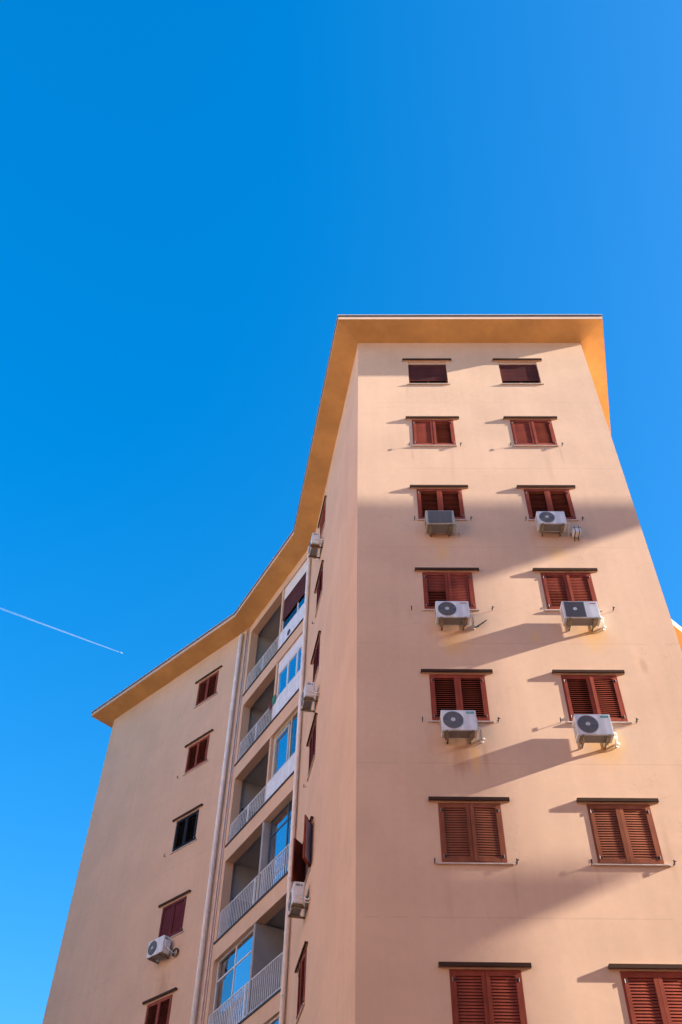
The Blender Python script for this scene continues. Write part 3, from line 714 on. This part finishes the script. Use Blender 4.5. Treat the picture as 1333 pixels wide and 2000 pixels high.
# ------------------------------------------------------------------ airliner and its trail, far off
A0 = Vector((-3742.0, 11584.5, 10000.0)); A1 = Vector((-5420.6, 10580.7, 10000.0)); dA = (A0 - A1).normalized()
rz = math.atan2(dA.y, dA.x)
pl = thing('airliner', 'tiny white airliner at the head of the vapour trail', 'airplane', A0, rz=rz)
mb = MB(); mb.tube([(24, 0, 0), (20, 0, .5), (14, 0, .5), (-10, 0, .5), (-22, 0, 2)], [.4, 2.2, 3, 3, .5], 'plane', 12); link('fuselage', mb.mesh('fuselage', smooth=True), pl)
for sg in (1, -1):
    mb = MB(); mb.box((0, 0, 0), (1, 1, 1), 'plane'); mb.v = [(5 - 14 * (y > 0) * 1 + (3.5 - 2.5 * (y > 0)) * x * 2 * .7, sg * (1 + 25 * (y > 0)), z * .6) for x, y, z in mb.v]; link('wing', mb.mesh('wing'), pl)
mb = MB(); mb.box((-19, 0, 1.5), (4, 16, .5), 'plane'); mb.box((-19, 0, 5), (5, .5, 7), 'plane'); link('tail', mb.mesh('tail'), pl)
ML = bpy.data.materials.new('ice_trail'); ML.use_nodes = True; N = ML.node_tree.nodes; L = ML.node_tree.links; N.clear()
d1 = N.new('ShaderNodeBsdfDiffuse'); d1.inputs[0].default_value = (.9, .9, .9, 1); d2 = N.new('ShaderNodeBsdfTranslucent'); d2.inputs[0].default_value = (.9, .9, .9, 1)
a1 = N.new('ShaderNodeMixShader'); L.new(d1.outputs[0], a1.inputs[1]); L.new(d2.outputs[0], a1.inputs[2])
tr = N.new('ShaderNodeBsdfTransparent'); mx = N.new('ShaderNodeMixShader'); L.new(tr.outputs[0], mx.inputs[1]); L.new(a1.outputs[0], mx.inputs[2])
tc = N.new('ShaderNodeTexCoord'); sp = N.new('ShaderNodeSeparateXYZ'); L.new(tc.outputs['Object'], sp.inputs[0])
mr = N.new('ShaderNodeMapRange'); mr.inputs[1].default_value = 0; mr.inputs[2].default_value = -2300; mr.inputs[3].default_value = .21; mr.inputs[4].default_value = .03; L.new(sp.outputs[0], mr.inputs[0])
nz = N.new('ShaderNodeTexNoise'); nz.inputs['Scale'].default_value = .012; L.new(tc.outputs['Object'], nz.inputs['Vector'])
mm = N.new('ShaderNodeMath'); mm.operation = 'MULTIPLY'; L.new(mr.outputs[0], mm.inputs[0])
m2 = N.new('ShaderNodeMapRange'); m2.inputs[1].default_value = .3; m2.inputs[2].default_value = .7; m2.inputs[3].default_value = .88; m2.inputs[4].default_value = 1.08; L.new(nz.outputs[0], m2.inputs[0]); L.new(m2.outputs[0], mm.inputs[1])
lw_ = N.new('ShaderNodeLayerWeight'); lw_.inputs[0].default_value = .5
iv = N.new('ShaderNodeMath'); iv.operation = 'SUBTRACT'; iv.inputs[0].default_value = 1.0; L.new(lw_.outputs['Facing'], iv.inputs[1])
m3 = N.new('ShaderNodeMath'); m3.operation = 'MULTIPLY'; L.new(mm.outputs[0], m3.inputs[0]); L.new(iv.outputs[0], m3.inputs[1])
L.new(m3.outputs[0], mx.inputs[0])
o_ = N.new('ShaderNodeOutputMaterial'); L.new(mx.outputs[0], o_.inputs[0]); M['trail'] = ML
mb = MB()
for sg in (1, -1):
    pts = [(-30 - 110 * q, sg * (6 + .15 * q), random.uniform(-1, 1)) for q in range(24)]
    mb.tube(pts, [2.4 + .42 * q for q in range(24)], 'trail', 10)
ct = link('vapour_trail', mb.mesh('vapour_trail', smooth=True), None, Matrix.Translation(A0) @ Matrix.Rotation(rz, 4, 'Z'))
ct['label'] = 'thin white double vapour trail fading to the left in the blue sky'; ct['category'] = 'vapour trail'

# ------------------------------------------------------------------ twin block across the yard, out of frame to the right: its roof corner shades the facade
kz = SUN.z / -SUN.y; kx = SUN.x / -SUN.y
YO = YF - 3.44; X1 = 8.57 + kx * 3.44; ZT = 19.03 + kz * 3.44
def twin_poly(o):
    # wall line one along -x at YO-.8+o, end wall along (.768,-.64)
    e = Vector((.768, -.64)); ne = Vector((.64, .768)); base = Vector((X1, YO))
    W0 = inter(base + Vector((0, o - .8)), Vector((1, 0)), base + ne * (o - .8), e)
    W1 = W0 + e * (9 + o * 0); W2 = W1 + Vector((-.64, -.768)) * 9; W3 = Vector((W0.x - 13, W2.y)); W4 = Vector((W0.x - 13, W0.y))
    return [W0, W1, W2, W3, W4]
T2 = thing('neighbouring_apartment_building', 'salmon apartment block with flat overhanging roof standing across the yard', 'building', (X1 - 6, YO - 6, GZ))
def prism(pp, z0, z1, m, name):
    mb = MB(); n = len(pp)
    for i in range(n):
        a, b = pp[i], pp[(i + 1) % n]; mb.face([(a.x, a.y, z0), (b.x, b.y, z0), (b.x, b.y, z1), (a.x, a.y, z1)], m)
    mb.face([(p.x, p.y, z1) for p in pp], m); mb.face([(p.x, p.y, z0) for p in pp], m)
    return link(name, mb.mesh(name), T2, Matrix.Identity(4))
w0 = twin_poly(0.0)
prism(w0, GZ, ZT - .26, 'wall2', 'wall'); prism(twin_poly(.8), ZT - .25, ZT, 'soffit', 'roof')
zl = 9.0 + kz * (YF - (YO - .8 + .32))
prism(twin_poly(.32), zl - .16, zl, 'fascia', 'balcony_slab')
for q in range(4):
    for r in range(8):
        mb = MB(); x = w0[0].x - 2.5 - 3 * q; z = GZ + 1.2 + 3.1 * r
        mb.box((x, w0[0].y + .012, z + .6), (1.17, .03, 1.2), 'red'); link('window', mb.mesh('window'), T2, Matrix.Identity(4))

# unseen blocks added for the fill light: left bounces sun, rear cuts low sky
def block(label, x0, x1, y0, y1, h, wm='brickred'):
    t = thing('added_fill_block', label, 'building', ((x0 + x1) / 2, (y0 + y1) / 2, GZ))
    mb = MB(); mb.box(((x0 + x1) / 2, (y0 + y1) / 2, GZ + h / 2), (x1 - x0, y1 - y0, h), wm); link('wall', mb.mesh('wall'), t, Matrix.Identity(4))
    mb = MB(); mb.box(((x0 + x1) / 2, (y0 + y1) / 2, GZ + h + .13), (x1 - x0 + 1.5, y1 - y0 + 1.5, .25), 'soffit'); link('roof', mb.mesh('roof'), t, Matrix.Identity(4))
    for r in range(8):
        for q in range(int((y1 - y0) / 3) if y1 - y0 > x1 - x0 else int((x1 - x0) / 3)):
            mb = MB()
            if y1 - y0 > x1 - x0: mb.box((x1 + .012, y0 + 1.5 + 3 * q, GZ + 2 + 3.1 * r), (.03, 1.2, 1.25), 'red')
            else: mb.box((x0 + 1.5 + 3 * q, y1 + .012, GZ + 2 + 3.1 * r), (1.2, .03, 1.25), 'red')
            link('window', mb.mesh('window'), t, Matrix.Identity(4))
block('long unseen buff apartment block added on the left of the yard to bounce sunlight', -38, -23, -24, 24, 28, 'buff')
block('long unseen terracotta apartment block added behind the camera to cut low sky light', -24, 24, -34, -20, 25)
